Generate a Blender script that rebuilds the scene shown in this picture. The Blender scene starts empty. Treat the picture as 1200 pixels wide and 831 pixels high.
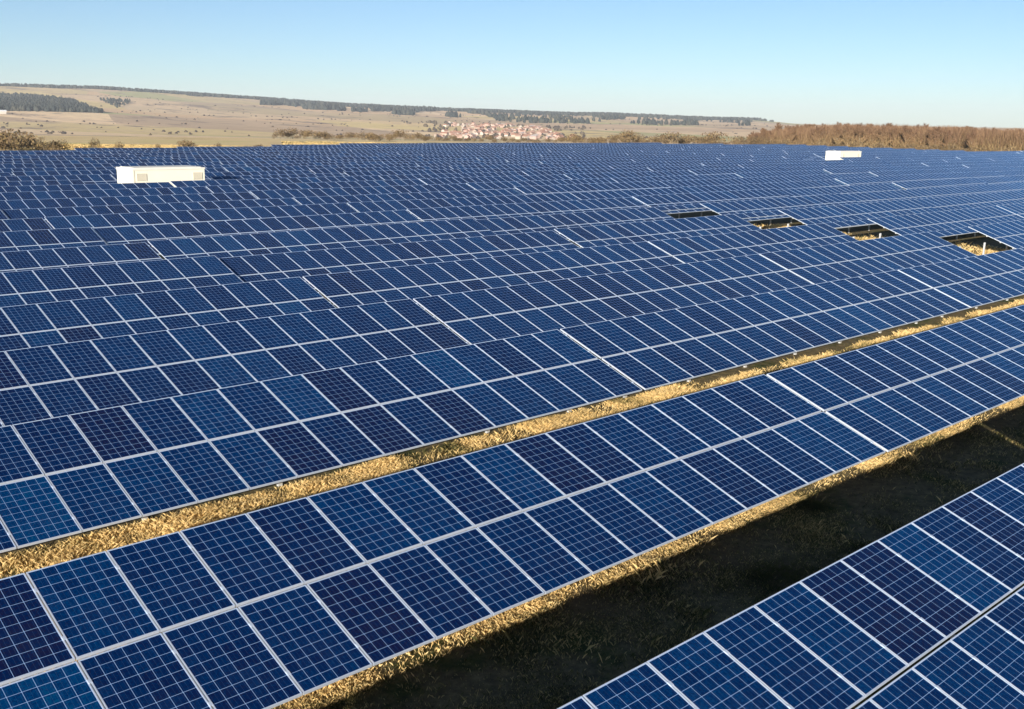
import bpy, math, random
import numpy as np
from mathutils import Matrix, Vector

random.seed(7)
rng = np.random.default_rng(7)
R = math.radians
S = bpy.context.scene
C = S.collection

# ------------------------------------------------------------------ camera
CAM_H = 7.4
pitch, yaw, roll = R(12.85), R(43.5), R(1.12)
fwd = Vector((math.sin(yaw) * math.cos(pitch), math.cos(yaw) * math.cos(pitch), -math.sin(pitch)))
r0 = Vector((math.cos(yaw), -math.sin(yaw), 0))
u0 = r0.cross(fwd)
rt = math.cos(roll) * r0 + math.sin(roll) * u0
up = -math.sin(roll) * r0 + math.cos(roll) * u0
cd = bpy.data.cameras.new('camera')
cam = bpy.data.objects.new('camera', cd)
C.objects.link(cam)
cd.sensor_width = 36
cd.lens = 1214.07 / 1200 * 36
cd.clip_start = 0.1
cd.clip_end = 30000
cam.matrix_world = Matrix(((rt.x, up.x, -fwd.x, 0), (rt.y, up.y, -fwd.y, 0), (rt.z, up.z, -fwd.z, CAM_H), (0, 0, 0, 1)))
S.camera = cam

# ------------------------------------------------------------------ sky, sun, exposure
SUN_EL = R(11.9)
SUN_AZ = R(-119.4)                     # from +Y towards +X
w = bpy.data.worlds.new('World')
S.world = w
w.use_nodes = True
nt = w.node_tree
sky = nt.nodes.new('ShaderNodeTexSky')
sky.sky_type = 'NISHITA'
sky.sun_disc = False
sky.sun_elevation = SUN_EL
sky.sun_rotation = SUN_AZ % (2 * math.pi)
sky.altitude = 300
sky.air_density = 0.74
sky.dust_density = 0.22
sky.ozone_density = 2.9
bg = nt.nodes['Background']
bg.inputs['Strength'].default_value = 0.062
nt.links.new(sky.outputs[0], bg.inputs[0])
ld = bpy.data.lights.new('sun', 'SUN')
ld.energy = 5.0
ld.angle = R(0.5)
ld.color = (1.0, 0.93, 0.82)
sun = bpy.data.objects.new('sun', ld)
C.objects.link(sun)
sdir = Vector((math.sin(SUN_AZ) * math.cos(SUN_EL), math.cos(SUN_AZ) * math.cos(SUN_EL), math.sin(SUN_EL)))
sun.rotation_euler = sdir.to_track_quat('Z', 'Y').to_euler()
sun.location = (-60, -40, 60)
S.view_settings.view_transform = 'Standard'
S.view_settings.look = 'None'
S.view_settings.exposure = 1.1
S.view_settings.gamma = 1
S.cycles.max_bounces = 6
S.cycles.volume_bounces = 0
S.cycles.transparent_max_bounces = 6


# ------------------------------------------------------------------ helpers
class NB:
    """small node-graph builder"""
    def __init__(self, name):
        self.m = bpy.data.materials.new(name)
        self.m.use_nodes = True
        self.t = self.m.node_tree
        self.b = self.t.nodes['Principled BSDF']
        self.out = self.t.nodes['Material Output']

    def n(self, typ, **kw):
        x = self.t.nodes.new(typ)
        for k, v in kw.items():
            setattr(x, k, v)
        return x

    def l(self, a, b):
        self.t.links.new(a, b)

    def math(self, op, a, b=None):
        x = self.n('ShaderNodeMath', operation=op)
        for i, v in enumerate((a, b)):
            if v is None:
                continue
            if isinstance(v, (int, float)):
                x.inputs[i].default_value = v
            else:
                self.l(v, x.inputs[i])
        return x.outputs[0]

    def mix(self, fac, a, b):
        x = self.n('ShaderNodeMix', data_type='RGBA')
        for sock, v in ((x.inputs[0], fac), (x.inputs[6], a), (x.inputs[7], b)):
            if isinstance(v, (int, float)):
                sock.default_value = v
            elif isinstance(v, tuple):
                sock.default_value = (*v, 1)
            else:
                self.l(v, sock)
        return x.outputs[2]

    def ramp(self, fac, stops):
        x = self.n('ShaderNodeValToRGB')
        e = x.color_ramp.elements
        while len(e) < len(stops):
            e.new(0.5)
        for el, (p, c) in zip(e, stops):
            el.position = p
            el.color = (*c, 1)
        self.l(fac, x.inputs[0])
        return x.outputs[0]

    def noise(self, vec, scale, detail=4, rough=0.55):
        x = self.n('ShaderNodeTexNoise')
        x.inputs['Scale'].default_value = scale
        x.inputs['Detail'].default_value = detail
        x.inputs['Roughness'].default_value = rough
        if vec is not None:
            self.l(vec, x.inputs['Vector'])
        return x.outputs[0]

    def sstep(self, v, a, b):
        x = self.n('ShaderNodeMapRange', interpolation_type='SMOOTHSTEP')
        self.l(v, x.inputs[0])
        x.inputs[1].default_value = a
        x.inputs[2].default_value = b
        return x.outputs[0]

    def bump(self, h, strength, dist):
        x = self.n('ShaderNodeBump')
        x.inputs['Strength'].default_value = strength
        x.inputs['Distance'].default_value = dist
        self.l(h, x.inputs['Height'])
        self.l(x.outputs[0], self.b.inputs['Normal'])


def flat_mat(name, col, rough=0.6, metal=0.0, vary=0.12, scale=6.0):
    g = NB(name)
    pos = g.n('ShaderNodeTexCoord').outputs['Object']
    f = g.noise(pos, scale, 5)
    dark = tuple(c * (1 - vary) for c in col)
    light = tuple(min(1, c * (1 + vary)) for c in col)
    g.l(g.mix(f, dark, light), g.b.inputs['Base Color'])
    g.b.inputs['Roughness'].default_value = rough
    g.b.inputs['Metallic'].default_value = metal
    return g.m


class MB:
    def __init__(self):
        self.v, self.f, self.mi, self.tint, self.uv = [], [], [], [], {}

    def quad_face(self, idx, mi=0, uv=None):
        if uv is not None:
            self.uv[len(self.f)] = uv
        self.f.append(tuple(idx))
        self.mi.append(mi)

    def add(self, vs, fs, mi=0, tint=0.5, M=None):
        o = len(self.v)
        for p in vs:
            p = Vector(p)
            if M is not None:
                p = M @ p
            self.v.append(tuple(p))
            self.tint.append(tint)
        for f in fs:
            self.quad_face([i + o for i in f], mi)
        return o

    def box(self, x0, x1, y0, y1, z0, z1, mi=0, tint=0.5, M=None):
        vs = [(x, y, z) for z in (z0, z1) for y in (y0, y1) for x in (x0, x1)]
        fs = [(0, 2, 3, 1), (4, 5, 7, 6), (0, 1, 5, 4), (2, 6, 7, 3), (0, 4, 6, 2), (1, 3, 7, 5)]
        self.add(vs, fs, mi, tint, M)

    def tube(self, a, b, ra, rb, n=5, mi=0, tint=0.5, cap=True):
        a, b = Vector(a), Vector(b)
        d = (b - a).normalized()
        s = d.orthogonal().normalized()
        t = d.cross(s)
        vs = [a + (s * math.cos(k * 2 * math.pi / n) + t * math.sin(k * 2 * math.pi / n)) * ra for k in range(n)]
        vs += [b + (s * math.cos(k * 2 * math.pi / n) + t * math.sin(k * 2 * math.pi / n)) * rb for k in range(n)]
        fs = [(k, (k + 1) % n, n + (k + 1) % n, n + k) for k in range(n)]
        if cap:
            fs += [tuple(reversed(range(n))), tuple(range(n, 2 * n))]
        self.add(vs, fs, mi, tint)

    def mesh(self, name, mats, tint=False, smooth=False):
        me = bpy.data.meshes.new(name)
        me.from_pydata(self.v, [], self.f)
        for m in mats:
            me.materials.append(m)
        me.polygons.foreach_set('material_index', self.mi)
        if self.uv:
            ul = me.uv_layers.new(name='UVMap')
            for fi, uvs in self.uv.items():
                p = me.polygons[fi]
                for li, q in zip(p.loop_indices, uvs):
                    ul.data[li].uv = q
        if tint:
            at = me.attributes.new('tint', 'FLOAT', 'POINT')
            at.data.foreach_set('value', np.array(self.tint, dtype=np.float32))
        if smooth:
            me.polygons.foreach_set('use_smooth', [True] * len(self.f))
        me.update()
        return me


def link(name, data, parent=None, loc=(0, 0, 0), rot=(0, 0, 0)):
    o = bpy.data.objects.new(name, data)
    C.objects.link(o)
    o.parent = parent
    o.location = loc
    o.rotation_euler = rot
    return o


def tag(o, label=None, cat=None, group=None, kind=None):
    if label:
        o['label'] = label
    if cat:
        o['category'] = cat
    if group:
        o['group'] = group
    if kind:
        o['kind'] = kind
    return o


def copy_tree(o, parent=None):
    c = o.copy()
    C.objects.link(c)
    c.parent = parent
    for ch in o.children:
        copy_tree(ch, c)
    return c


def fast_mesh(name, V, F, mat, tint=None, smooth=False):
    """V (n,3) array, F (m,k) array of one polygon size"""
    me = bpy.data.meshes.new(name)
    V = np.asarray(V, dtype=np.float32)
    F = np.asarray(F, dtype=np.int32)
    k = F.shape[1]
    me.vertices.add(len(V))
    me.vertices.foreach_set('co', V.ravel())
    me.loops.add(F.size)
    me.loops.foreach_set('vertex_index', F.ravel())
    me.polygons.add(len(F))
    me.polygons.foreach_set('loop_start', np.arange(0, F.size, k, dtype=np.int32))
    me.polygons.foreach_set('loop_total', np.full(len(F), k, dtype=np.int32))
    if smooth:
        me.polygons.foreach_set('use_smooth', np.ones(len(F), dtype=bool))
    if tint is not None:
        at = me.attributes.new('tint', 'FLOAT', 'POINT')
        at.data.foreach_set('value', np.asarray(tint, dtype=np.float32))
    me.materials.append(mat)
    me.update()
    me.validate()
    return me


# value noise for terrain and scattering
_tab = rng.random((256, 256))


def vnoise(x, y):
    xi, yi = np.floor(x).astype(int), np.floor(y).astype(int)
    fx, fy = x - xi, y - yi
    fx, fy = fx * fx * (3 - 2 * fx), fy * fy * (3 - 2 * fy)
    a, b = _tab[xi & 255, yi & 255], _tab[(xi + 1) & 255, yi & 255]
    c, d = _tab[xi & 255, (yi + 1) & 255], _tab[(xi + 1) & 255, (yi + 1) & 255]
    return (a * (1 - fx) + b * fx) * (1 - fy) + (c * (1 - fx) + d * fx) * fy


def fbm(x, y, o=4):
    s, a = 0, 0.5
    for k in range(o):
        s = s + a * vnoise(x * 2 ** k + 17.3 * k, y * 2 ** k + 5.1 * k)
        a *= 0.5
    return s


# ------------------------------------------------------------------ terrain
AZ = [-180, -60, 0, 12, 15.5, 17.7, 20, 22.3, 24.7, 28, 31.5, 34.1, 37.75, 41.4, 45, 48, 51.5, 56, 58, 60, 90, 180]
EL = [.15, .25, 1.0, 1.09, 1.08, 1.06, 1.08, 1.06, .96, .83, .66, .54, .39, .29, .225, .225, .20, .15, .0, -.08, -.08, .0]
RK = np.array([0, 330, 500, 800, 1300, 1600, 2100, 3000, 3600, 4200, 5200, 9000.])


def ground_z(az, r):
    az = np.atleast_1d(np.asarray(az, float))
    r = np.atleast_1d(np.asarray(r, float))
    er = np.interp(az, AZ, EL)
    e21, t = -0.42, np.tan
    zk = [0 * er, 0 * er, -4 + 0 * er, -11 + 0 * er, -19.5 + 0 * er, -18.5 + 0 * er,
          CAM_H + 2100 * t(np.radians(e21 + .05 * er)),
          CAM_H + 3000 * t(np.radians(e21 + (er - e21) * .50)),
          CAM_H + 3600 * t(np.radians(e21 + (er - e21) * .80)),
          CAM_H + 4200 * t(np.radians(er)),
          CAM_H + 4200 * t(np.radians(er)) * .95, CAM_H + 4200 * t(np.radians(er)) * .6]
    zk = np.stack(zk, -1)
    z = np.zeros_like(r)
    for dr in (-.08, -.04, 0, .04, .08):       # smooth the profile along the radius
        rr = r * (1 + dr * np.clip((r - 340) / 200, 0, 1))
        k = np.clip(np.searchsorted(RK, rr, side='right') - 1, 0, len(RK) - 2)
        f = np.clip((rr - RK[k]) / (RK[k + 1] - RK[k]), 0, 1)
        i = np.arange(len(r))
        z += (zk[i, k] * (1 - f) + zk[i, k + 1] * f) / 5
    x, y = r * np.sin(np.radians(az)), r * np.cos(np.radians(az))
    amp = np.clip((r - 1300) / 1500, 0, 1) * 9
    z += amp * (fbm(x / 420 + 40, y / 420 + 40) - .47) * 2
    return z


def at(az, r):
    a = R(az)
    return Vector((r * math.sin(a), r * math.cos(a), float(ground_z(az, r)[0])))


def terrain_material():
    g = NB('dry_farmland')
    pos = g.n('ShaderNodeNewGeometry').outputs['Position']
    ln = g.n('ShaderNodeVectorMath', operation='LENGTH')
    g.l(pos, ln.inputs[0])
    dist = ln.outputs['Value']
    sep = g.n('ShaderNodeSeparateXYZ')
    g.l(pos, sep.inputs[0])
    # near: straw, olive grass and bare soil in clumps
    n1 = g.noise(pos, 0.55, 6, 0.65)
    n2 = g.noise(pos, 5.0, 6, 0.7)
    n3 = g.noise(pos, 0.16, 3)
    straw = g.ramp(n2, [(0.25, (.055, .045, .028)), (0.45, (.12, .095, .05)), (0.7, (.24, .18, .09))])
    olive = g.ramp(n2, [(0.3, (.03, .04, .015)), (0.7, (.09, .10, .03))])
    near = g.mix(g.sstep(n1, .50, .66), straw, olive)
    near = g.mix(g.sstep(n3, .55, .75), near, (.11, .08, .045))
    # meadow just past the field: yellow grass with faint bands
    ml = g.noise(pos, 0.03, 5, .6)
    meadow = g.ramp(ml, [(.3, (.46, .34, .18)), (.5, (.58, .44, .24)), (.7, (.44, .39, .17))])
    # far farmland: tan, pinkish plough, pale green plots, grey scrub streaks
    st = g.n('ShaderNodeMapping')
    g.l(pos, st.inputs[0])
    st.inputs['Rotation'].default_value = (0, 0, R(40))
    st.inputs['Scale'].default_value = (1, .33, 1)
    vor = g.n('ShaderNodeTexVoronoi')
    vor.inputs['Scale'].default_value = 0.0042
    g.l(st.outputs[0], vor.inputs['Vector'])
    vs = g.n('ShaderNodeSeparateColor')
    g.l(vor.outputs['Color'], vs.inputs[0])
    plots = g.ramp(vs.outputs[0], [(0, (.58, .39, .21)), (.22, (.38, .27, .17)), (.42, (.72, .53, .31)), (.60, (.32, .245, .16)), (.76, (.56, .43, .19)), (.90, (.34, .33, .14))])
    f1 = g.noise(st.outputs[0], 0.006, 8, .62)
    hill = g.mix(g.math('MULTIPLY', g.sstep(f1, .46, .62), .55), plots, (.62, .43, .265))
    f2 = g.noise(st.outputs[0], 0.012, 8, .7)
    hill = g.mix(g.math('MULTIPLY', g.sstep(f2, .52, .63), .9), hill, (.15, .115, .09))
    f3 = g.noise(pos, 0.05, 5, .7)
    hill = g.mix(g.math('MULTIPLY', g.sstep(f3, .35, .7), .5), hill, (.30, .21, .14))
    col = g.mix(g.sstep(dist, 120, 190), near, meadow)
    col = g.mix(g.sstep(g.math('ADD', dist, g.math('MULTIPLY', g.math('SUBTRACT', ml, .5), 300)), 330, 480), col, hill)
    g.l(col, g.b.inputs['Base Color'])
    g.b.inputs['Roughness'].default_value = .95
    g.b.inputs['Sheen Weight'].default_value = .16       # standing dry grass, fuzzy at a low sun
    g.b.inputs['Sheen Roughness'].default_value = .6
    g.l(col, g.b.inputs['Sheen Tint'])
    g.b.inputs['Specular IOR Level'].default_value = .1
    g.bump(g.math('ADD', n2, g.math('MULTIPLY', n1, 2)), .9, .12)
    return g.m


azs = np.concatenate([np.arange(-180, 0, 4.0), np.arange(0, 90, 0.3), np.arange(90, 180, 4.0)])
rs = np.concatenate([[2, 6, 12, 25, 50, 90, 140, 200, 260, 320], np.geomspace(340, 8500, 130)])
A2, R2 = np.meshgrid(azs, rs, indexing='ij')
Z2 = ground_z(A2.ravel(), R2.ravel())
V = np.stack([R2.ravel() * np.sin(np.radians(A2.ravel())), R2.ravel() * np.cos(np.radians(A2.ravel())), Z2], -1)
nA, nR = A2.shape
F = []
for i in range(nA):
    j = (i + 1) % nA
    k = np.arange(nR - 1)
    F.append(np.stack([i * nR + k, i * nR + k + 1, j * nR + k + 1, j * nR + k], -1))
F = np.concatenate(F)
# centre fan as quads with a doubled centre vertex ring
V = np.concatenate([V, [[0, 0, 0]]])
cen = len(V) - 1
me = bpy.data.meshes.new('ground')
faces = [tuple(f) for f in F.tolist()] + [(cen, i * nR, ((i + 1) % nA) * nR) for i in range(nA)]
me.from_pydata(V.tolist(), [], [tuple(reversed(f)) if False else f for f in faces])
me.polygons.foreach_set('use_smooth', [True] * len(faces))
me.materials.append(terrain_material())
me.update()
ground = link('ground', me)
tag(ground, 'dry straw-coloured ground running out to tan hills', 'ground', kind='structure')

# ------------------------------------------------------------------ materials
def cell_material():
    g = NB('polycrystalline_cells')
    uv = g.n('ShaderNodeUVMap').outputs[0]
    sp = g.n('ShaderNodeSeparateXYZ')
    g.l(uv, sp.inputs[0])
    u, v = sp.outputs[0], sp.outputs[1]
    W = 0.019
    pu, pv = g.math('PINGPONG', u, .5), g.math('PINGPONG', v, .5)
    line = g.math('MAXIMUM', g.math('LESS_THAN', pu, W), g.math('LESS_THAN', pv, W))
    corner = g.math('LESS_THAN', g.math('ADD', pu, pv), .065)
    line = g.math('MAXIMUM', line, corner)
    bus = g.math('LESS_THAN', g.math('PINGPONG', g.math('MULTIPLY', g.math('ADD', u, 1 / 6), 3), .5), .022)
    at_ = g.n('ShaderNodeAttribute', attribute_name='tint')
    tint = at_.outputs['Fac']
    # each cell a slightly different wafer
    cv = g.n('ShaderNodeCombineXYZ')
    g.l(g.math('FLOOR', u), cv.inputs[0])
    g.l(g.math('FLOOR', v), cv.inputs[1])
    g.l(g.math('MULTIPLY', tint, 97.0), cv.inputs[2])
    wn = g.n('ShaderNodeTexWhiteNoise', noise_dimensions='3D')
    g.l(cv.outputs[0], wn.inputs['Vector'])
    vor = g.n('ShaderNodeTexVoronoi', feature='F1')
    vor.inputs['Scale'].default_value = 7
    g.l(uv, vor.inputs['Vector'])
    vc = g.n('ShaderNodeSeparateColor')
    g.l(vor.outputs['Color'], vc.inputs[0])
    t2 = g.math('ADD', tint, g.math('MULTIPLY', g.math('SUBTRACT', wn.outputs['Value'], .5), .24))
    t2 = g.math('ADD', t2, g.math('MULTIPLY', g.math('SUBTRACT', vc.outputs[0], .5), .30))
    col = g.ramp(t2, [(0.0, (.0055, .0075, .035)), (.22, (.0016, .0095, .050)), (.5, (.0005, .017, .074)), (.8, (.0005, .033, .115)), (1, (.0005, .050, .130))])
    col = g.mix(g.math('MULTIPLY', bus, .30), col, (.08, .14, .28))
    col = g.mix(line, col, (.21, .32, .53))
    dust = g.noise(g.n('ShaderNodeTexCoord').outputs['Object'], 1.3, 5, .6)
    col = g.mix(g.math('MULTIPLY', g.sstep(dust, .45, .8), .008), col, (.55, .50, .42))
    # glass with a blue anti-reflection coat over the cells
    df = g.n('ShaderNodeBsdfDiffuse')
    g.l(col, df.inputs['Color'])
    gl = g.n('ShaderNodeBsdfGlossy')
    gl.inputs['Color'].default_value = (.42, .76, 1, 1)
    g.l(g.math('ADD', .05, g.math('MULTIPLY', dust, .10)), gl.inputs['Roughness'])
    fr = g.n('ShaderNodeFresnel')
    fr.inputs['IOR'].default_value = 1.27
    mx = g.n('ShaderNodeMixShader')
    g.l(fr.outputs[0], mx.inputs[0])
    g.l(df.outputs[0], mx.inputs[1])
    g.l(gl.outputs[0], mx.inputs[2])
    g.l(mx.outputs[0], g.out.inputs['Surface'])
    g.t.nodes.remove(g.b)
    return g.m


M_CELL = cell_material()
M_ALU = flat_mat('anodised_aluminium', (.68, .74, .84), .40, .5, .06, 3)
M_STEEL = flat_mat('galvanised_steel', (.55, .55, .54), .5, .35, .15, 8)
M_BACK = flat_mat('white_backsheet', (.62, .62, .60), .6, 0, .05)

# ------------------------------------------------------------------ solar tables
PW, PL, PX = 1.01, 1.607, .993          # pitch across, panel length, panel width
GAP = .04
TILT = R(19.28)
HL = PL / 2 + GAP / 2                  # distance of a tier's centre from the mid line
FW = .017                              # frame bar width


def frame_into(mb, M, mi=0):
    xo, yo = PX / 2, PL / 2
    xi, yi = xo - FW, yo - FW
    top, bot = .003, -.037
    def ring(x, y, z):
        return [(-x, -y, z), (x, -y, z), (x, y, z), (-x, y, z)]
    vs = ring(xo, yo, top) + ring(xi, yi, top) + ring(xi, yi, bot) + ring(xo, yo, bot)
    fs = []
    for a, b in ((0, 4), (4, 8), (8, 12), (12, 0)):
        for k in range(4):
            l_ = (k + 1) % 4
            fs.append((a + k, a + l_, b + l_, b + k))
    mb.add(vs, fs, mi, .5, M)


def glass_into(mb, M, tint, mi=0, mi_back=1, rows=10):
    x, y = PX / 2 - FW + .004, PL / 2 - FW + .004
    vs = [(-x, -y, 0), (x, -y, 0), (x, y, 0), (-x, y, 0), (-x, -y, -.012), (x, -y, -.012), (x, y, -.012), (-x, y, -.012)]
    o = mb.add(vs, [], 0, tint, M)
    e = .03
    # the top carries the grid of six by ten cells
    mb.quad_face([o, o + 1, o + 2, o + 3], mi, [(-e, -e), (6 + e, -e), (6 + e, rows + e), (-e, rows + e)])
    mb.quad_face([o + 7, o + 6, o + 5, o + 4], mi_back)
    for k in range(4):
        l_ = (k + 1) % 4
        mb.quad_face([o + k, o + 4 + k, o + 4 + l_, o + l_], mi_back)


def rand_tint():
    return min(.86, max(.04, random.gauss(.43, .17)))


N_VAR = 36
GLASS, PANEL = [], []
for k in range(N_VAR):
    t = rand_tint()
    b = MB()
    glass_into(b, None, t)
    GLASS.append(b.mesh('panel_glass', [M_CELL, M_BACK], tint=True))
    b = MB()
    glass_into(b, None, t)
    frame_into(b, None, 2)
    PANEL.append(b.mesh('framed_panel', [M_CELL, M_BACK, M_ALU], tint=True))
SHORT = Matrix.Translation((0, PL / 2 - .34, 0)) @ Matrix.Diagonal((1, .68 / PL, 1, 1))
SHORT_PANEL = []
for k in range(4):
    b = MB()
    glass_into(b, SHORT, rand_tint(), rows=4)
    frame_into(b, SHORT, 2)
    SHORT_PANEL.append(b.mesh('short_panel', [M_CELL, M_BACK, M_ALU], tint=True))
b = MB()
frame_into(b, None)
for yy in (-.45, .45):
    b.box(PX / 2 - .012, PX / 2 + .032, yy - .03, yy + .03, .0035, .010)
FRAME = b.mesh('panel_frame', [M_ALU])

ZM = 1.20                              # height of the mid line above the ground


def post_into(mb, x, mi=0, M=None):
    # one driven post with its head plate
    mb.box(x - .045, x + .045, -.03, .05, -.3, ZM - .16, mi, .5, M)
    mb.box(x - .09, x + .09, -.012, .03, ZM - .30, ZM - .155, mi, .5, M)


def bearer_into(mb, x, mi=0, M=None):
    T = Matrix.Translation((0, 0, ZM)) @ Matrix.Rotation(TILT, 4, 'X')
    T = T if M is None else M @ T
    mb.box(x - .025, x + .025, -1.45, 1.45, -.155, -.095, mi, .5, T)


def brace_into(mb, x, mi=0):
    mb.tube((x + .06, .04, .35), (x + .06, -1.05, ZM - 1.05 * math.sin(TILT) - .12), .022, .022, 5, mi)


def purlin_into(mb, s, length, mi=0, cut=0):
    T = Matrix.Translation((0, 0, ZM)) @ Matrix.Rotation(TILT, 4, 'X')
    mb.box(-length / 2, length / 2 - cut, s - .03, s + .03, -.0945, -.0375, mi, .5, T)


_cache = {}


def post_xs(n):
    half = n * PW / 2
    m = 7 if n > 16 else max(3, round(n / 3))
    return np.linspace(-half + 1.05, half - 1.05, m)


def sub_mesh(kind, n, x=None, cut=0):
    key = (kind, n, None if x is None else round(x, 3), cut)
    if key not in _cache:
        b = MB()
        if kind == 'post':
            post_into(b, 0)
        elif kind == 'bearer':
            bearer_into(b, 0)
        elif kind == 'brace':
            brace_into(b, 0)
        elif kind == 'purlin':
            purlin_into(b, x, n * PW - .04, 0, cut)
        _cache[key] = b.mesh(kind, [M_STEEL])
    return _cache[key]


def make_table(n, detail, missing=(), shift=0):
    """n panels wide, two tiers; detail 2 = panels with their own frames, 1 = framed panels, 0 = one mesh"""
    if detail == 0:
        key = ('far', n, tuple(sorted(missing)), random.randrange(5))
        if key not in _cache:
            b = MB()
            T = Matrix.Translation((0, 0, ZM)) @ Matrix.Rotation(TILT, 4, 'X')
            for i in range(n):
                for tier in (0, 1):
                    if (i, tier) in missing:
                        continue
                    M = T @ Matrix.Translation(((i - (n - 1) / 2) * PW, HL * (1 if tier else -1), 0))
                    glass_into(b, M, rand_tint())
                    frame_into(b, M, 2)
            for s in (-1.2, -.42, .42, 1.2):
                purlin_into(b, s, n * PW - .04, 3)
            for x in post_xs(n):
                post_into(b, x, 3)
                bearer_into(b, x, 3)
            _cache[key] = b.mesh('solar_table', [M_CELL, M_BACK, M_ALU, M_STEEL], tint=True)
        return link('solar_table', _cache[key])
    cut_n = len(missing)
    root = link('solar_table', None)
    root.empty_display_size = .3
    ct, st = math.cos(TILT), math.sin(TILT)
    for i in range(n):
        for tier in (0, 1):
            if (i, tier) in missing:
                continue
            s = HL * (1 if tier else -1)
            loc = ((i - (n - 1) / 2) * PW + random.uniform(-.002, .002), s * ct, ZM + s * st)
            rot = (TILT + random.uniform(-.0012, .0012), random.uniform(-.0012, .0012), random.uniform(-.0008, .0008))
            k = random.randrange(N_VAR)
            if tier and (i, 0) in missing and cut_n == 5:
                link('solar_panel', SHORT_PANEL[i % 4], root, loc, rot)
            elif detail == 2:
                p = link('solar_panel', GLASS[k], root, loc, rot)
                link('panel_frame', FRAME, p)
            else:
                link('solar_panel', PANEL[k], root, loc, rot)
    for s in (-1.2, -.42, .42, 1.2):
        link('purlin', sub_mesh('purlin', n, s, cut_n * PW if s < 1 else 0), root)
    for pi, x in enumerate(post_xs(n)):
        x += shift if pi == 0 else 0
        po = link('support_post', sub_mesh('post', n), root, (x, 0, 0))
        if cut_n and x > n * PW / 2 - cut_n * PW:
            continue
        link('cross_bearer', sub_mesh('bearer', n), po)
        link('diagonal_brace', sub_mesh('brace', n), po)
    return root


ORD = ['first', 'second', 'third', 'fourth', 'fifth', 'sixth', 'seventh', 'eighth', 'ninth', 'tenth', 'eleventh', 'twelfth',
       'thirteenth', 'fourteenth', 'fifteenth', 'sixteenth', 'seventeenth', 'eighteenth', 'nineteenth', 'twentieth']
PITCH = 6.39
ROWY = {0: 4.779, 1: 11.167, 2: 17.718, 3: 24.113, 4: 30.30}
ROWZ = {0: 1.181, 1: 1.271, 2: 1.265, 3: 1.236, 4: 1.200}


def ymax(x):
    return np.interp(x, [0, 48, 77, 95, 120, 144, 171, 199, 227, 253, 263, 264, 500],
                     [150, 153.5, 163, 167, 177, 181, 182.5, 181, 176, 166, 147, 112, 104])


def project(p):
    d = Vector(p) - Vector((0, 0, CAM_H))
    q = d.dot(fwd)
    return 600 + 1214.07 * d.dot(rt) / q, 415.5 - 1214.07 * d.dot(up) / q, q


# joints between tables fall at the same places in every row
JO = [(-20.55, 21), (.75, 19), (20.05, 19), (39.35, 21), (60.65, 19), (79.95, 21), (101.25, 19), (120.55, 21), (141.85, 19),
      (161.15, 21), (182.45, 19), (201.75, 21), (223.05, 19), (242.35, 21), (263.65, 19), (282.95, 21)]
tables = []
for row in range(30):
    y = ROWY.get(row, 4.779 + PITCH * row)
    spans = [(a, n) for a, n in JO]
    if row == 13:
        spans = [(.75, 19), (20.05, 14), (46.0, 14)] + [s for s in spans if s[0] > 60]
    if row == 14:
        spans = [s for s in spans if s[0] < 140] + [(141.85, 15), (169.3, 12)] + [s for s in spans if s[0] > 182]
    if row == 15:
        spans = [(-2, 17), (15.4, 17), (32.8, 21), (54.2, 25)] + [s for s in spans if 79 < s[0] < 150] + [(161.15, 8)] + [s for s in spans if s[0] > 182]
    off = {0: -.816, 1: 0, 2: -.04, 3: -.135, 4: -.30}.get(row, -.25 + random.uniform(-.15, .15))
    if row not in (13, 14, 15):
        spans = [(a + off + (.12 if row == 0 and a > 20 else 0), n) for a, n in spans]
    row_items = []
    for a, n in spans:
        x0, x1 = a + .055, a + .055 + n * PW
        xc = (x0 + x1) / 2
        if y + 1.5 > ymax(xc) + 1.2:
            continue
        pts = []
        for k in range(13):
            x = x0 + (x1 - x0) * k / 12
            for s in (-1, 1):
                pts.append(project((x, y + 1.55 * s, ZM + .54 * s)))
        vis = [p for p in pts if p[2] > .5 and -6 < p[0] < 1206 and p[1] < 840]
        if not vis and not (row == 0 and -22 < a < 21):
            continue
        seen = any(p[2] > .5 and 3 < p[0] < 1197 and p[1] < 826 for p in pts)
        row_items.append((xc, n, a, min(p[2] for p in vis) if vis else 5, seen))
    first = next((i for i, it in enumerate(row_items) if it[4]), 0)
    for oi, (xc, n, a, dist, seen) in enumerate(row_items):
        tables.append(dict(row=row, y=y, xc=xc, n=n, a=a, dist=dist, order=max(0, oi - first), seen=seen, left=oi < first,
                           count=sum(it[4] for it in row_items)))
n_rows = max(t['row'] for t in tables) + 1

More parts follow.
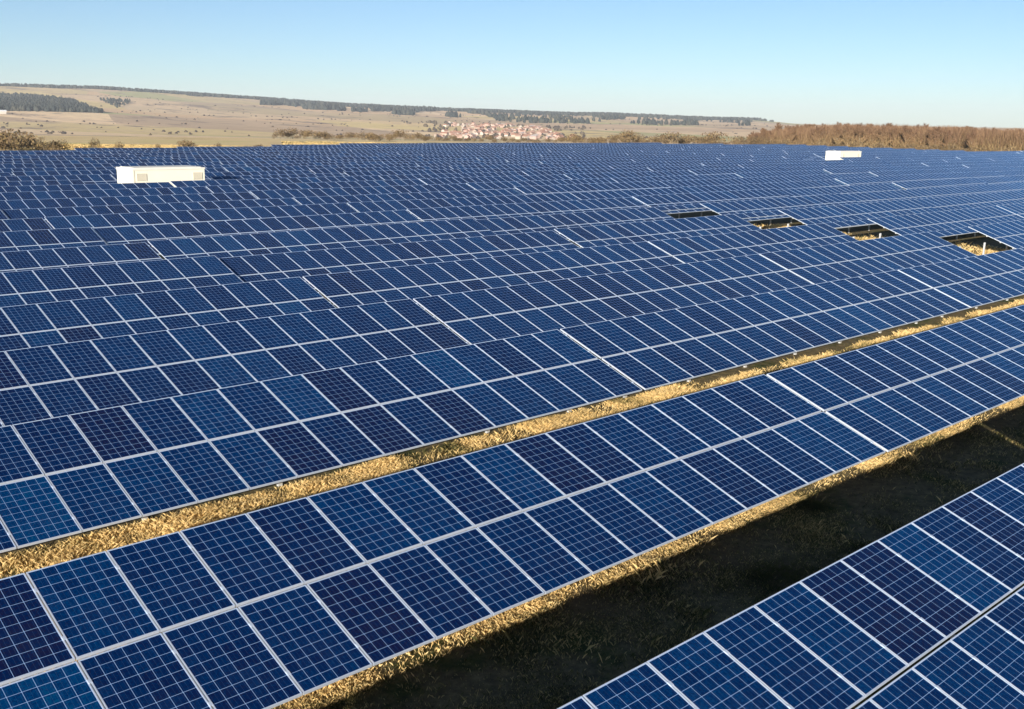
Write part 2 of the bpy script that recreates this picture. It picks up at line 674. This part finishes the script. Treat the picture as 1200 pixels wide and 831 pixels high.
ROW_NAME = {0: 'nearest row, lower right corner', 1: 'row before the sunlit grass strip', 2: 'row behind the sunlit grass strip'}
for t in tables:
    row, n = t['row'], t['n']
    missing = set()
    hole = None
    if row in (3, 4, 5, 6) and abs(t['a'] - 39.1) < .6:
        missing = {(i, 0) for i in range(n - 5, n)}
        hole = {3: 'nearest and largest', 4: 'second nearest', 5: 'third nearest', 6: 'farthest'}[row]
    if row == 15 and abs(t['a'] - 32.8) < .1:
        missing = {(i, 0) for i in range(n - 3, n)}
    det = 2 if t['dist'] < 42 or (hole and row < 5) else 1 if t['dist'] < 105 else 0
    o = make_table(n, det, missing, 1.0 if row in (3, 4, 5, 6) and abs(t['a'] - 60.4) < .6 else 0)
    jz = random.uniform(-.07, .07) + .10 * (float(fbm(np.array([t['xc'] / 40]), np.array([t['y'] / 25]))[0]) - .47) * 2
    amp = 1.0 if row > 4 else .12
    z0 = ROWZ.get(row, 1.2) - ZM + jz * amp
    o.location = (t['xc'], t['y'], z0)
    o.rotation_euler = (random.uniform(-.006, .006) * (1 if row > 4 else .1), random.uniform(-.003, .003) * amp, 0)
    if not t['seen']:
        lab = f'solar table of the {ORD[row]} row from the front, just outside the frame on the {"left" if t["left"] else "right"}'
    elif row == 0:
        lab = 'large blue solar table of the nearest row, filling the lower right corner'
    elif hole:
        lab = f'blue solar table with missing lower panels, the {hole} of the right-hand dark openings'
    elif row == 15 and missing:
        lab = 'solar table with the small dark opening right of the long cream cabin'
    elif row in ROW_NAME:
        which = 'only' if t['count'] == 1 else ORD[t['order']]
        lab = f'blue solar table in the {ROW_NAME[row]}, {which} from the left'
    elif row < 15:
        lab = f'blue solar table, {ORD[row]} row from the front, {ORD[t["order"]]} from the left'
    else:
        lab = f'small distant solar table, {ORD[n_rows - 1 - row]} row from the far edge, {ORD[t["order"]]} from the left'
    tag(o, lab, 'solar table', 'solar tables in parallel rows across the field')

# ------------------------------------------------------------------ transformer cabins
M_CREAM = flat_mat('cream_render', (.74, .69, .56), .75, 0, .05, 1.2)
M_ROOF = flat_mat('pale_concrete', (.66, .63, .56), .8, 0, .10, 2)
M_VENT = flat_mat('beige_louvre', (.64, .59, .47), .6, 0, .06, 9)
M_DOOR = flat_mat('cream_metal_door', (.70, .65, .52), .45, 0, .03, 2)
M_DARK = flat_mat('dark_joint', (.42, .38, .31), .8)


def cabin(x0, x1, y0, y1, h, vents, label, door_side):
    root = link('transformer_cabin', None, None, ((x0 + x1) / 2, (y0 + y1) / 2, 0))
    hx, hy = (x1 - x0) / 2, (y1 - y0) / 2
    b = MB()
    b.box(-hx, hx, -hy, hy, -.3, h - .16, 0)
    link('wall', b.mesh('cabin_wall', [M_CREAM]), root)
    b = MB()
    b.box(-hx - .05, hx + .05, -hy - .05, hy + .05, h - .16, h - .02, 0)
    b.box(-hx + .2, hx - .2, -hy + .2, hy - .2, h - .02, h + .03, 0)
    link('roof', b.mesh('cabin_roof', [M_ROOF]), root)
    b = MB()
    b.box(-hx - .03, hx + .03, -hy - .03, hy + .03, -.3, .22, 0)
    link('plinth', b.mesh('cabin_plinth', [M_ROOF]), root)
    for fx, fw_ in vents:
        b = MB()
        xx, ww = -hx + 2 * hx * fx, fw_
        z0, z1 = h - 1.05, h - .45
        b.box(xx, xx + ww, -hy - .02, -hy - .003, z0, z1, 1)
        for k in range(9):
            zz = z0 + .04 + k * (z1 - z0 - .08) / 9
            b.box(xx + .04, xx + ww - .04, -hy - .045, -hy - .0205, zz, zz + .035, 0)
        b.box(xx, xx + .035, -hy - .05, -hy - .021, z0, z1, 0)
        b.box(xx + ww - .035, xx + ww, -hy - .05, -hy - .021, z0, z1, 0)
        link('louvre_vent', b.mesh('louvre_vent', [M_VENT, M_DARK]), root)
    b = MB()
    b.box(-hx + .10, -hx + .17, -hy - .012, -hy - .002, .3, h - .2, 0)
    link('corner_joint', b.mesh('corner_joint', [M_DARK]), root)
    b = MB()
    b.box(-hx - .04, -hx - .004, -.55, .55, .25, h - .4, 0)
    d = link('door', b.mesh('cabin_door', [M_DOOR]), root)
    b = MB()
    b.box(-hx - .09, -hx - .045, -.46, -.36, 1.2, 1.32, 0)
    link('handle', b.mesh('door_handle', [M_DARK]), d)
    tag(root, label, 'cabin', 'transformer cabins among the panels')
    return root


cabin(37.3, 43.8, 86.0, 89.2, 2.68, [(.05, .85), (.83, .85)], 'long cream transformer cabin with two louvred vents standing among panels on the left', 0)
cabin(172.0, 179.4, 97.0, 99.9, 2.72, [(.12, .5), (.82, .5)], 'small white cabin far off in front of the brown woodland', 0)


# ------------------------------------------------------------------ vegetation materials
def foliage(name, stops, rough=.9, nscale=.35):
    g = NB(name)
    t = g.n('ShaderNodeAttribute', attribute_name='tint').outputs['Fac']
    n = g.noise(g.n('ShaderNodeNewGeometry').outputs['Position'], nscale, 4)
    f = g.math('ADD', g.math('MULTIPLY', t, .75), g.math('MULTIPLY', g.math('SUBTRACT', n, .35), .5))
    g.l(g.ramp(f, stops), g.b.inputs['Base Color'])
    g.b.inputs['Roughness'].default_value = rough
    g.b.inputs['Specular IOR Level'].default_value = .15
    return g.m


def thin(m, amount):
    """thin blades let part of the light through"""
    t = m.node_tree
    b_ = t.nodes['Principled BSDF']
    tr = t.nodes.new('ShaderNodeBsdfTranslucent')
    mx = t.nodes.new('ShaderNodeMixShader')
    mx.inputs[0].default_value = amount
    t.links.new(b_.inputs['Base Color'].links[0].from_socket, tr.inputs['Color'])
    t.links.new(b_.outputs[0], mx.inputs[1])
    t.links.new(tr.outputs[0], mx.inputs[2])
    t.links.new(mx.outputs[0], t.nodes['Material Output'].inputs['Surface'])
    return m


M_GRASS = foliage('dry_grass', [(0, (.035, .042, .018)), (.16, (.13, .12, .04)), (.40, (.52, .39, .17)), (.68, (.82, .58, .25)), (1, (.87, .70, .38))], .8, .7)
thin(M_GRASS, .4)
M_TWIG = foliage('winter_twigs', [(0, (.10, .054, .037)), (.35, (.165, .096, .058)), (.65, (.25, .165, .085)), (1, (.38, .31, .13))], .9, .04)
M_BARK = foliage('grey_bark', [(0, (.18, .14, .10)), (1, (.36, .30, .21))], .9, .5)
M_SCRUB = foliage('brown_scrub', [(0, (.08, .055, .035)), (.5, (.16, .11, .06)), (1, (.26, .19, .08))], .9, .02)
M_HEDGE = foliage('far_hedge', [(0, (.035, .028, .024)), (.5, (.065, .05, .04)), (1, (.11, .085, .05))], .9, .01)
M_PINE = foliage('dark_forest', [(0, (.012, .016, .017)), (.5, (.028, .034, .030)), (1, (.060, .055, .038))], .9, .01)

# ------------------------------------------------------------------ grass
def blades(N, xr, yr, hmin, hmax, keep, straw=.6):
    x = rng.uniform(*xr, N)
    y = rng.uniform(*yr, N)
    k = keep(x, y) > rng.random(N)
    x, y = x[k], y[k]
    n = len(x)
    cl = fbm(x * 1.4 + 9, y * 1.4 + 3, 3)
    h = (hmin + (hmax - hmin) * rng.random(n) ** 2) * (.35 + 1.5 * np.clip(cl - .2, 0, 1))
    a = rng.uniform(0, 2 * np.pi, n)
    la = rng.uniform(0, 2 * np.pi, n)
    lean = h * rng.uniform(.25, 1.4, n)
    wd = rng.uniform(.0013, .0034, n)
    dx, dy = np.cos(a) * wd, np.sin(a) * wd
    lx, ly = np.cos(la) * lean, np.sin(la) * lean
    z0 = -.02
    P = np.stack([np.stack([x - dx, y - dy, 0 * x + z0], -1), np.stack([x + dx, y + dy, 0 * x + z0], -1),
                  np.stack([x + lx * .4 + dx * .7, y + ly * .4 + dy * .7, h * .62], -1), np.stack([x + lx, y + ly, h], -1)], 1)
    green = fbm(x * .5 + 70, y * .5 + 20, 3)
    tt = np.clip(straw + .25 * rng.standard_normal(n) - 3.6 * np.clip(green - .50, 0, 1), 0, 1)
    return P.reshape(-1, 3), np.arange(4 * n).reshape(n, 4), np.repeat(tt, 4)


parts = []
one = lambda x, y: np.ones_like(x)
clump = lambda x, y: np.clip((fbm(x * .8 + 3, y * .8 + 8, 3) - .30) * 3.2, .06, 1)
parts.append(blades(800000, (-1, 24), (13.2, 17.6), .02, .15, clump, .86))
parts.append(blades(300000, (24, 56), (13.2, 17.2), .03, .16, clump, .86))
parts.append(blades(9000, (-1, 50), (13.2, 17.2), .08, .22, lambda x, y: np.clip((fbm(x * .7 + 11, y * .9, 2) - .45) * 4, 0, 1), .3))
# aisle: short turf coloured darker to deepen its shade; brighter straw on sunlit edge
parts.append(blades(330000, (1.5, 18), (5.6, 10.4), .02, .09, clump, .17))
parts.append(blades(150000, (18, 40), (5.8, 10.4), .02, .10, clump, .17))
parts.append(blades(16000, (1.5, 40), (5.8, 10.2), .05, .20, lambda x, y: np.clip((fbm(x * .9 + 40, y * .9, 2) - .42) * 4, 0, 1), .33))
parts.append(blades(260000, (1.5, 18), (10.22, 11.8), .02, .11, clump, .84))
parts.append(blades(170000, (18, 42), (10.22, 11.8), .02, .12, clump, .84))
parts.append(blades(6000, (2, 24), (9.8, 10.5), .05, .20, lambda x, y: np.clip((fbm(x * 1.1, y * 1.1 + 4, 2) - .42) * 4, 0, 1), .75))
parts.append(blades(170000, (50, 66), (20, 47), .06, .40, clump, .8))
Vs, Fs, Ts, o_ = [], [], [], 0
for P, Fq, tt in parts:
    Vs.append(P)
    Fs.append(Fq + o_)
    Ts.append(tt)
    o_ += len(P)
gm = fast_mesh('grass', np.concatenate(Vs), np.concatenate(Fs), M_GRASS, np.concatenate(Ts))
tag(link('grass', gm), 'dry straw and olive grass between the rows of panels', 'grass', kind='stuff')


# ------------------------------------------------------------------ bare winter trees
def bare_tree_mesh(h, spread, seed, twigs=6000):
    q = random.Random(seed)
    tr = MB()
    p, d, r_ = Vector((0, 0, -.3)), Vector((q.uniform(-.06, .06), q.uniform(-.06, .06), 1)), .035 * h * .5
    pts = [p.copy()]
    for k in range(6):
        p2 = p + d.normalized() * (h * .115)
        tr.tube(p, p2, r_, r_ * .84, 6, 0, q.random(), False)
        p, r_ = p2, r_ * .84
        d += Vector((q.uniform(-.16, .16), q.uniform(-.16, .16), .1))
        pts.append(p.copy())
    limbs = []
    for k in range(24):
        i = q.randrange(1, len(pts))
        a = q.uniform(0, 6.283)
        e = q.uniform(.45, 1.35)
        L = spread * q.uniform(.6, 1.1) * (1.1 - .07 * i)
        s = pts[i]
        en = s + Vector((math.cos(a) * math.cos(e), math.sin(a) * math.cos(e), math.sin(e))) * L
        en.z = min(en.z + .15 * L, h)
        tr.tube(s, en, .011 * h * .5, .003 * h * .5, 4, 0, q.random(), False)
        limbs.append((s, en))
    cr = MB()
    for k in range(twigs):
        s, en = limbs[q.randrange(len(limbs))]
        f = q.uniform(.12, 1.05)
        b0 = s.lerp(en, f)
        a = q.uniform(0, 6.283)
        L = q.uniform(.35, 1.1) * spread * .36
        dr = Vector((math.cos(a) * .6, math.sin(a) * .6, q.uniform(.2, 1.5))).normalized()
        tip = b0 + dr * L
        tip.z = min(tip.z, h * q.uniform(.90, 1.03) - .05 * (tip.x ** 2 + tip.y ** 2))
        sd = dr.orthogonal().normalized()
        sd.rotate(Matrix.Rotation(a * 3, 3, dr))
        wv = q.uniform(.012, .03)
        mid = b0.lerp(tip, .5) + Vector((q.uniform(-1, 1), q.uniform(-1, 1), q.uniform(-.3, .6))) * L * .12
        cr.add([b0 - sd * wv, b0 + sd * wv, mid + sd * wv * .8, tip, mid - sd * wv * .8], [(0, 1, 2, 3, 4)], 0, min(1, max(0, .95 - .75 * b0.z / h + q.uniform(-.25, .25))))
    return tr.mesh('trunk', [M_BARK], tint=True), cr.mesh('crown', [M_TWIG], tint=True)


TREES = [bare_tree_mesh(8.6 + .4 * k, 3.2 + .15 * (k % 3), 100 + k) for k in range(7)]


def tree(pos, k, s, rz, label, group, name='bare_tree', cat='tree'):
    root = link(name, None, None, pos, (0, 0, rz))
    root.scale = (s, s, s * random.uniform(.96, 1.05))
    link('trunk', TREES[k][0], root)
    link('crown', TREES[k][1], root)
    tag(root, label, cat, group)
    return root


for i in range(260):
    az = 55.9 + (i + random.random()) / 260 * 16.5
    lay = random.random()
    r_ = 345 + lay * 90 - 26 * max(0, (az - 64) / 6)
    hs = np.interp(az, [55.9, 57.5, 61, 66, 70, 73], [.62, .88, 1.0, .95, .86, .86])
    tree(at(az, r_), random.randrange(7), hs * random.uniform(.8, .95) * (r_ / 370), random.uniform(0, 6.28),
         'bare reddish-brown tree in the winter woodland along the right horizon', 'bare trees of the woodland on the right')


def shrub_mesh(seed, w_, h_, n=420):
    q = random.Random(seed)
    b = MB()
    st = MB()
    for k in range(5):
        a = q.uniform(0, 6.283)
        st.tube((q.uniform(-.2, .2) * w_, q.uniform(-.2, .2) * w_, -.1), (math.cos(a) * w_ * .3, math.sin(a) * w_ * .3, h_ * q.uniform(.5, .85)), .05, .015, 4, 0, q.random(), False)
    lobes = [(q.uniform(-.3, .3) * w_, q.uniform(-.3, .3) * w_, q.uniform(.3, .72) * h_, q.uniform(.22, .36)) for _ in range(8)]
    for k in range(n):
        lx, ly, lz, lr = lobes[q.randrange(8)]
        v = Vector((q.gauss(0, 1), q.gauss(0, 1), q.gauss(0, 1))).normalized() * q.uniform(.55, 1.05)
        c = Vector((lx + v.x * lr * w_, ly + v.y * lr * w_, max(.05, lz + v.z * lr * h_)))
        s = q.uniform(.035, .085) * (w_ + h_) * .5
        d1 = Vector((q.gauss(0, 1), q.gauss(0, 1), q.gauss(0, 1))).normalized()
        d2 = d1.orthogonal().normalized()
        b.add([c - d1 * s, c + d2 * s * .4, c + d1 * s, c - d2 * s * .4], [(0, 1, 2, 3)], 0, q.random())
    return st.mesh('stem', [M_BARK], tint=True), b.mesh('foliage', [M_SCRUB], tint=True)


SHRUBS = [shrub_mesh(300 + k, w_, h_) for k, (w_, h_) in enumerate([(3.6, 2.0), (2.4, 2.2), (3.0, 1.5), (4.6, 2.8), (2.0, 1.4)])]


def shrub(pos, k, s, label, group, name='shrub'):
    root = link(name, None, None, pos, (0, 0, random.uniform(0, 6.28)))
    root.scale = (s, s, s * random.uniform(.85, 1.15))
    link('stem', SHRUBS[k][0], root)
    link('foliage', SHRUBS[k][1], root)
    tag(root, label, 'shrub', group)
    return root


# the closed inner part of the woodland: thin upright branches nobody could count
n_ = 120000
az = rng.uniform(56.6, 73, n_)
r_ = 352 + 95 * rng.random(n_) - 26 * np.clip((az - 64) / 6, 0, None)
top = np.interp(az, [56.6, 58, 61, 66, 70, 73], [5.5, 7.6, 9.0, 8.6, 8.0, 8.0]) * (.86 + .28 * fbm(az * 2.2, r_ / 14., 3)) * (r_ / 370)
f_ = rng.random(n_) ** .7
L_ = rng.uniform(1.2, 3.6, n_)
zt = np.maximum(top * f_, .8)
zb = np.maximum(zt - L_, 0)
x, y, z = r_ * np.sin(np.radians(az)), r_ * np.cos(np.radians(az)), ground_z(az, r_)
a = rng.uniform(0, np.pi, n_)
wv = rng.uniform(.015, .05, n_)
lx, ly = rng.normal(0, .28, n_) * L_, rng.normal(0, .28, n_) * L_
P = np.stack([np.stack([x - np.cos(a) * wv, y - np.sin(a) * wv, z + zb], -1), np.stack([x + np.cos(a) * wv, y + np.sin(a) * wv, z + zb], -1),
              np.stack([x + lx + np.cos(a) * .01, y + ly + np.sin(a) * .01, z + zt], -1), np.stack([x + lx - np.cos(a) * .01, y + ly - np.sin(a) * .01, z + zt], -1)], 1)
tt = np.clip(.92 - .8 * zb / top + .16 * rng.standard_normal(n_), 0, 1)
wm = fast_mesh('woodland', P.reshape(-1, 3), np.arange(4 * n_).reshape(-1, 4), M_TWIG, np.repeat(tt, 4))
tag(link('woodland', wm), 'dense mass of bare branches inside the woodland on the right', 'woodland', kind='stuff')

# undergrowth at the foot of the woodland
for i in range(60):
    az = 55.6 + (i + random.random()) / 60 * 16
    r_ = 336 - 26 * max(0, (az - 64) / 6) + random.uniform(-6, 10)
    shrub(at(az, r_), random.choice((0, 1, 2, 4)), random.uniform(.8, 1.5), 'low yellowish-brown bush at the foot of the woodland on the right', 'undergrowth bushes along the woodland edge')


# tall dry meadow grass beyond the last rows of panels
def meadow(n, az0, az1, r0_, r1_):
    az = rng.uniform(az0, az1, n)
    r_ = np.sqrt(rng.uniform(r0_ ** 2, r1_ ** 2, n))
    x, y = r_ * np.sin(np.radians(az)), r_ * np.cos(np.radians(az))
    k = ((y > ymax(x) + 2.5) | (x > 290)) & (fbm(x / 9, y / 9, 3) > .36)
    x, y, z = x[k], y[k], ground_z(az[k], r_[k])
    m = len(x)
    a = rng.uniform(0, np.pi, m)
    wd, h = rng.uniform(.10, .24, m), rng.uniform(.18, .42, m)
    dx, dy = np.cos(a) * wd, np.sin(a) * wd
    lx, ly = rng.normal(0, .12, m), rng.normal(0, .12, m)
    P = np.stack([np.stack([x - dx, y - dy, z - .05], -1), np.stack([x + dx, y + dy, z - .05], -1),
                  np.stack([x + dx * .9 + lx, y + dy * .9 + ly, z + h], -1), np.stack([x - dx * .6 + lx, y - dy * .6 + ly, z + h * .85], -1)], 1)
    tt = np.clip(.56 + .16 * rng.standard_normal(m) - 1.2 * np.clip(fbm(x / 30, y / 30, 3) - .52, 0, 1), 0, 1)
    return P.reshape(-1, 3), np.repeat(tt, 4)


mv, mt_ = zip(meadow(140000, 14, 31, 150, 242), meadow(50000, 31, 56, 180, 290), meadow(40000, 54, 73, 270, 330))
mv, mt_ = np.concatenate(mv), np.concatenate(mt_)
mg = fast_mesh('meadow_grass', mv, np.arange(len(mv)).reshape(-1, 4), M_GRASS, mt_)
tag(link('meadow_grass', mg), 'tall yellow meadow grass beyond the last rows of panels', 'grass', kind='stuff')


def px_az(u):
    return 43.5 + math.degrees(math.atan((u - 600) / 1245))   # approximate bearing of a column


# the brown thicket at the left edge of the field: separate bare bushes
for i in range(16):
    az = 15.5 + i * .31 + random.uniform(-.15, .15)
    r_ = 182 + random.uniform(0, 26)
    s = np.interp(az, [15.5, 18.5, 19.6, 20.6], [1.3, 1.28, 1.0, .7]) * random.uniform(.85, 1.1)
    shrub(at(az, r_), 3 if i % 2 else 1, s * (1.0 if i % 2 else 1.15), 'brown leafless bush in the dense thicket at the far left edge', 'bushes of the left thicket')
for az, r_, k, s, lab in [(21.7, 214, 1, .95, 'upright brown shrub on yellow grass, first right of the left thicket'),
                          (22.9, 210, 1, .75, 'narrow shrub on the yellow grass left of the cream cabin'),
                          (24.7, 216, 4, .75, 'small low shrub on yellow grass above the cream cabin roof'),
                          (26.3, 214, 0, 1.15, 'wide rounded dark bush on the yellow grass above the cream cabin'),
                          (27.7, 222, 4, .85, 'small dark shrub just right of the wide rounded bush'),
                          (29.8, 226, 2, .8, 'low spreading shrub at the field edge, right of the cabin')]:
    shrub(at(az, r_), k, s, lab, 'lone shrubs on the yellow meadow')
for i in range(110):
    az = 30.5 + (i + random.random()) / 110 * 26
    r_ = random.uniform(300, 420)
    lowv = 1 - .42 * math.exp(-((az - 43) / 4.0) ** 2)
    s = random.uniform(.7, 1.35) * lowv * (1.25 if az > 47 else 1)
    shrub(at(az, r_), random.choice((0, 1, 3, 0, 3)), s, 'brown bush in the hedgerow along the far edge of the panels', 'bushes of the hedgerow behind the field')


# ------------------------------------------------------------------ far woods (each reads as one mass)
def wood(name, pts, hmin, hmax, label, rings=None, mat=None):
    V, F, T = [], [], []
    base = np.array([(math.cos(a), math.sin(a)) for a in np.arange(6) * math.pi / 3])
    o = 0
    for (x, y, z) in pts:
        h = random.uniform(hmin, hmax)
        wd = h * random.uniform(.30, .48)
        t = random.random()
        prof = rings or [(0, .5), (.25, 1.0), (.65, .9 * random.uniform(.7, 1.1)), (1.0, .25)]
        for f, k in prof:
            jit = 1 + rng.uniform(-.3, .3, 6)
            V.append(np.column_stack([x + base[:, 0] * wd * k * jit, y + base[:, 1] * wd * k * jit, np.full(6, z - .5 + h * f) + rng.uniform(-.06, .06, 6) * h]))
            T.append(np.clip(t + rng.uniform(-.2, .2, 6), 0, 1))
        for rI in range(3):
            for k in range(6):
                l_ = (k + 1) % 6
                F.append((o + rI * 6 + k, o + rI * 6 + l_, o + rI * 6 + 6 + l_, o + rI * 6 + 6 + k))
        o += 24
    m = fast_mesh(name, np.concatenate(V), np.array(F), mat or M_PINE, np.concatenate(T))
    return tag(link(name, m), label, 'forest', kind='stuff')


def scatter(n, az0, az1, r0_, r1_, test):
    az = rng.uniform(az0, az1, n)
    r_ = rng.uniform(r0_, r1_, n)
    k = test(az, r_)
    az, r_ = az[k], r_[k]
    z = ground_z(az, r_)
    return np.column_stack([r_ * np.sin(np.radians(az)), r_ * np.cos(np.radians(az)), z])


pts = scatter(9000, 10, 57.2, 3900, 4500, lambda a, r_: (rng.random(len(a)) > np.clip((a - 53.5) / 3.7, 0, 1)) & (r_ > 4060 + 170 * (fbm(a * .9, a * 0 + 3) - .5) + np.interp(a, [10, 30, 36, 45, 60], [0, 0, -160, -220, -60])))
wood('ridge_forest', pts, 8, 13, 'dark bluish forest band running along the top of the far ridge')
pts = scatter(6500, 12, 22.2, 2050, 3500, lambda a, r_: (r_ > 2280 + 60 * fbm(a * 2, r_ / 300)) & (r_ < np.interp(a, [11, 18.9, 20.0, 20.9, 21.8], [3350, 3330, 3150, 2950, 2400])))
wood('hillside_forest', pts, 7, 12, 'dark grey-green forest block on the left hillside')
pts = scatter(260, 21.9, 24.0, 2600, 3150, lambda a, r_: (r_ - 2600) > 620 * np.abs(a - 22.9) + 60)
wood('hillside_copse', pts, 5, 10, 'small wedge-shaped copse to the right of the left hillside forest')
pts = scatter(2400, 30, 42, 2700, 3900, lambda a, r_: (fbm(a * .8 + 9, r_ / 420.) > .53) & (r_ > np.interp(a, [30, 34, 42], [3500, 3150, 2800])))
wood('upper_wood', pts, 10, 18, 'dark scattered woods on the hillside left of the village')
pts = scatter(1500, 42, 56.5, 2600, 4000, lambda a, r_: fbm(a * .7 + 3, r_ / 300.) > .55)
wood('distant_wood', pts, 8, 15, 'thin dark tree belts on the low hills behind the village')
pts = scatter(4500, 14, 57, 1150, 3600, lambda a, r_: fbm(a * .45 + 30, r_ / 48. + 4) > .61)
wood('field_scrub', pts, 1.4, 3.4, 'scattered dark scrub and hedges across the tan hillside', [(0, 1.3), (.35, 1.9), (.75, 1.4), (1, .4)], M_HEDGE)

# ------------------------------------------------------------------ village
M_WALLS = [flat_mat('white_house_wall', (.40, .35, .30), .8), flat_mat('cream_house_wall', (.36, .29, .23), .8), flat_mat('pink_house_wall', (.42, .28, .23), .8)]
M_ROOFS = [flat_mat('red_roof_tiles', (.30, .15, .10), .85), flat_mat('faded_roof_tiles', (.36, .22, .16), .85), flat_mat('grey_roof', (.33, .28, .26), .85)]
HV = []
for k in range(9):
    lx, ly, h = random.uniform(4.5, 7), random.uniform(3.5, 5), random.uniform(3.2, 6)
    b = MB()
    b.add([(-lx, -ly, -2), (lx, -ly, -2), (lx, ly, -2), (-lx, ly, -2), (-lx, -ly, h), (lx, -ly, h), (lx, ly, h), (-lx, ly, h), (-lx, 0, h + 2.3), (lx, 0, h + 2.3)],
          [(0, 1, 5, 4), (1, 2, 6, 9, 5), (2, 3, 7, 6), (3, 0, 4, 8, 7)])
    wall = b.mesh('house_wall', [M_WALLS[k % 3]])
    b = MB()
    e, t = .5, .25
    for s in (-1, 1):
        vs = [(-lx - e, s * (ly + e), h - .35), (lx + e, s * (ly + e), h - .35), (lx + e, 0, h + 2.35), (-lx - e, 0, h + 2.35)]
        vs += [(x, y, z + t) for x, y, z in vs]
        b.add(vs, [(0, 1, 2, 3), (7, 6, 5, 4), (0, 4, 5, 1), (1, 5, 6, 2), (3, 7, 4, 0)])
    roofm = b.mesh('house_roof', [M_ROOFS[(0, 0, 1, 0, 1, 2, 1, 0, 0)[k]]])
    HV.append((wall, roofm))
placed = 0
while placed < 230:
    az = random.uniform(39.2, 46.6)
    r_ = random.uniform(1330, 2150)
    f = (r_ - 1330) / 820
    if abs(az - 42.0 - 1.1 * (1 - f)) > 3.6 - 1.3 * f + (1 if f < .2 else 0):
        continue
    if fbm(np.array([az * 1.3]), np.array([r_ / 160.]))[0] < .38:
        continue
    k = random.randrange(9)
    o = link('house', None, None, at(az, r_), (0, 0, random.choice((0, math.pi / 2)) + random.uniform(-.5, .5)))
    o.scale = (random.uniform(.5, .75),) * 3
    link('wall', HV[k][0], o)
    link('roof', HV[k][1], o)
    tag(o, 'tiny pale house with pitched roof in the village below the far hills', 'house', 'houses of the distant village')
    placed += 1
pts = scatter(420, 38.6, 47.2, 1300, 2250, lambda a, r_: fbm(a * 2.2 + 8, r_ / 90.) > .46)
wood('village_greenery', pts, 3, 6.5, 'dark garden trees and hedges scattered between the village houses', [(0, .8), (.35, 1.3), (.75, 1.0), (1, .3)], M_HEDGE)
# the long white shed at the far left
b = MB()
b.box(-22, 22, -6, 6, -2, 5, 0)
sh = link('farm_shed', None, None, at(17.25, 2180), (0, 0, R(-17)))
link('wall', b.mesh('shed_wall', [M_WALLS[0]]), sh)
b = MB()
for s in (-1, 1):
    vs = [(-22.6, s * 6.7, 4.85), (22.6, s * 6.7, 4.85), (22.6, 0, 7.1), (-22.6, 0, 7.1)]
    vs += [(x, y, z + .3) for x, y, z in vs]
    b.add(vs, [(0, 1, 2, 3), (7, 6, 5, 4), (0, 4, 5, 1), (1, 5, 6, 2), (3, 7, 4, 0)])
link('roof', b.mesh('shed_roof', [flat_mat('pale_sheet_roof', (.66, .66, .66), .6)]), sh)
tag(sh, 'long white farm shed below the dark forest at the far left', 'shed')

# ------------------------------------------------------------------ haze
hb = MB()
hb.box(-8700, 8700, -8700, 8700, -60, 175)
hm = bpy.data.materials.new('air_haze')
hm.use_nodes = True
ht = hm.node_tree
ht.nodes.remove(ht.nodes['Principled BSDF'])
pv = ht.nodes.new('ShaderNodeVolumePrincipled')
pv.inputs['Density'].default_value = 0.00008
pv.inputs['Color'].default_value = (.86, .92, 1, 1)
pv.inputs['Anisotropy'].default_value = 0.0
ht.links.new(pv.outputs[0], ht.nodes['Material Output'].inputs['Volume'])
hz = link('haze', hb.mesh('haze', [hm]))
tag(hz, 'thin bluish air haze fading the far hills', 'haze', kind='stuff')
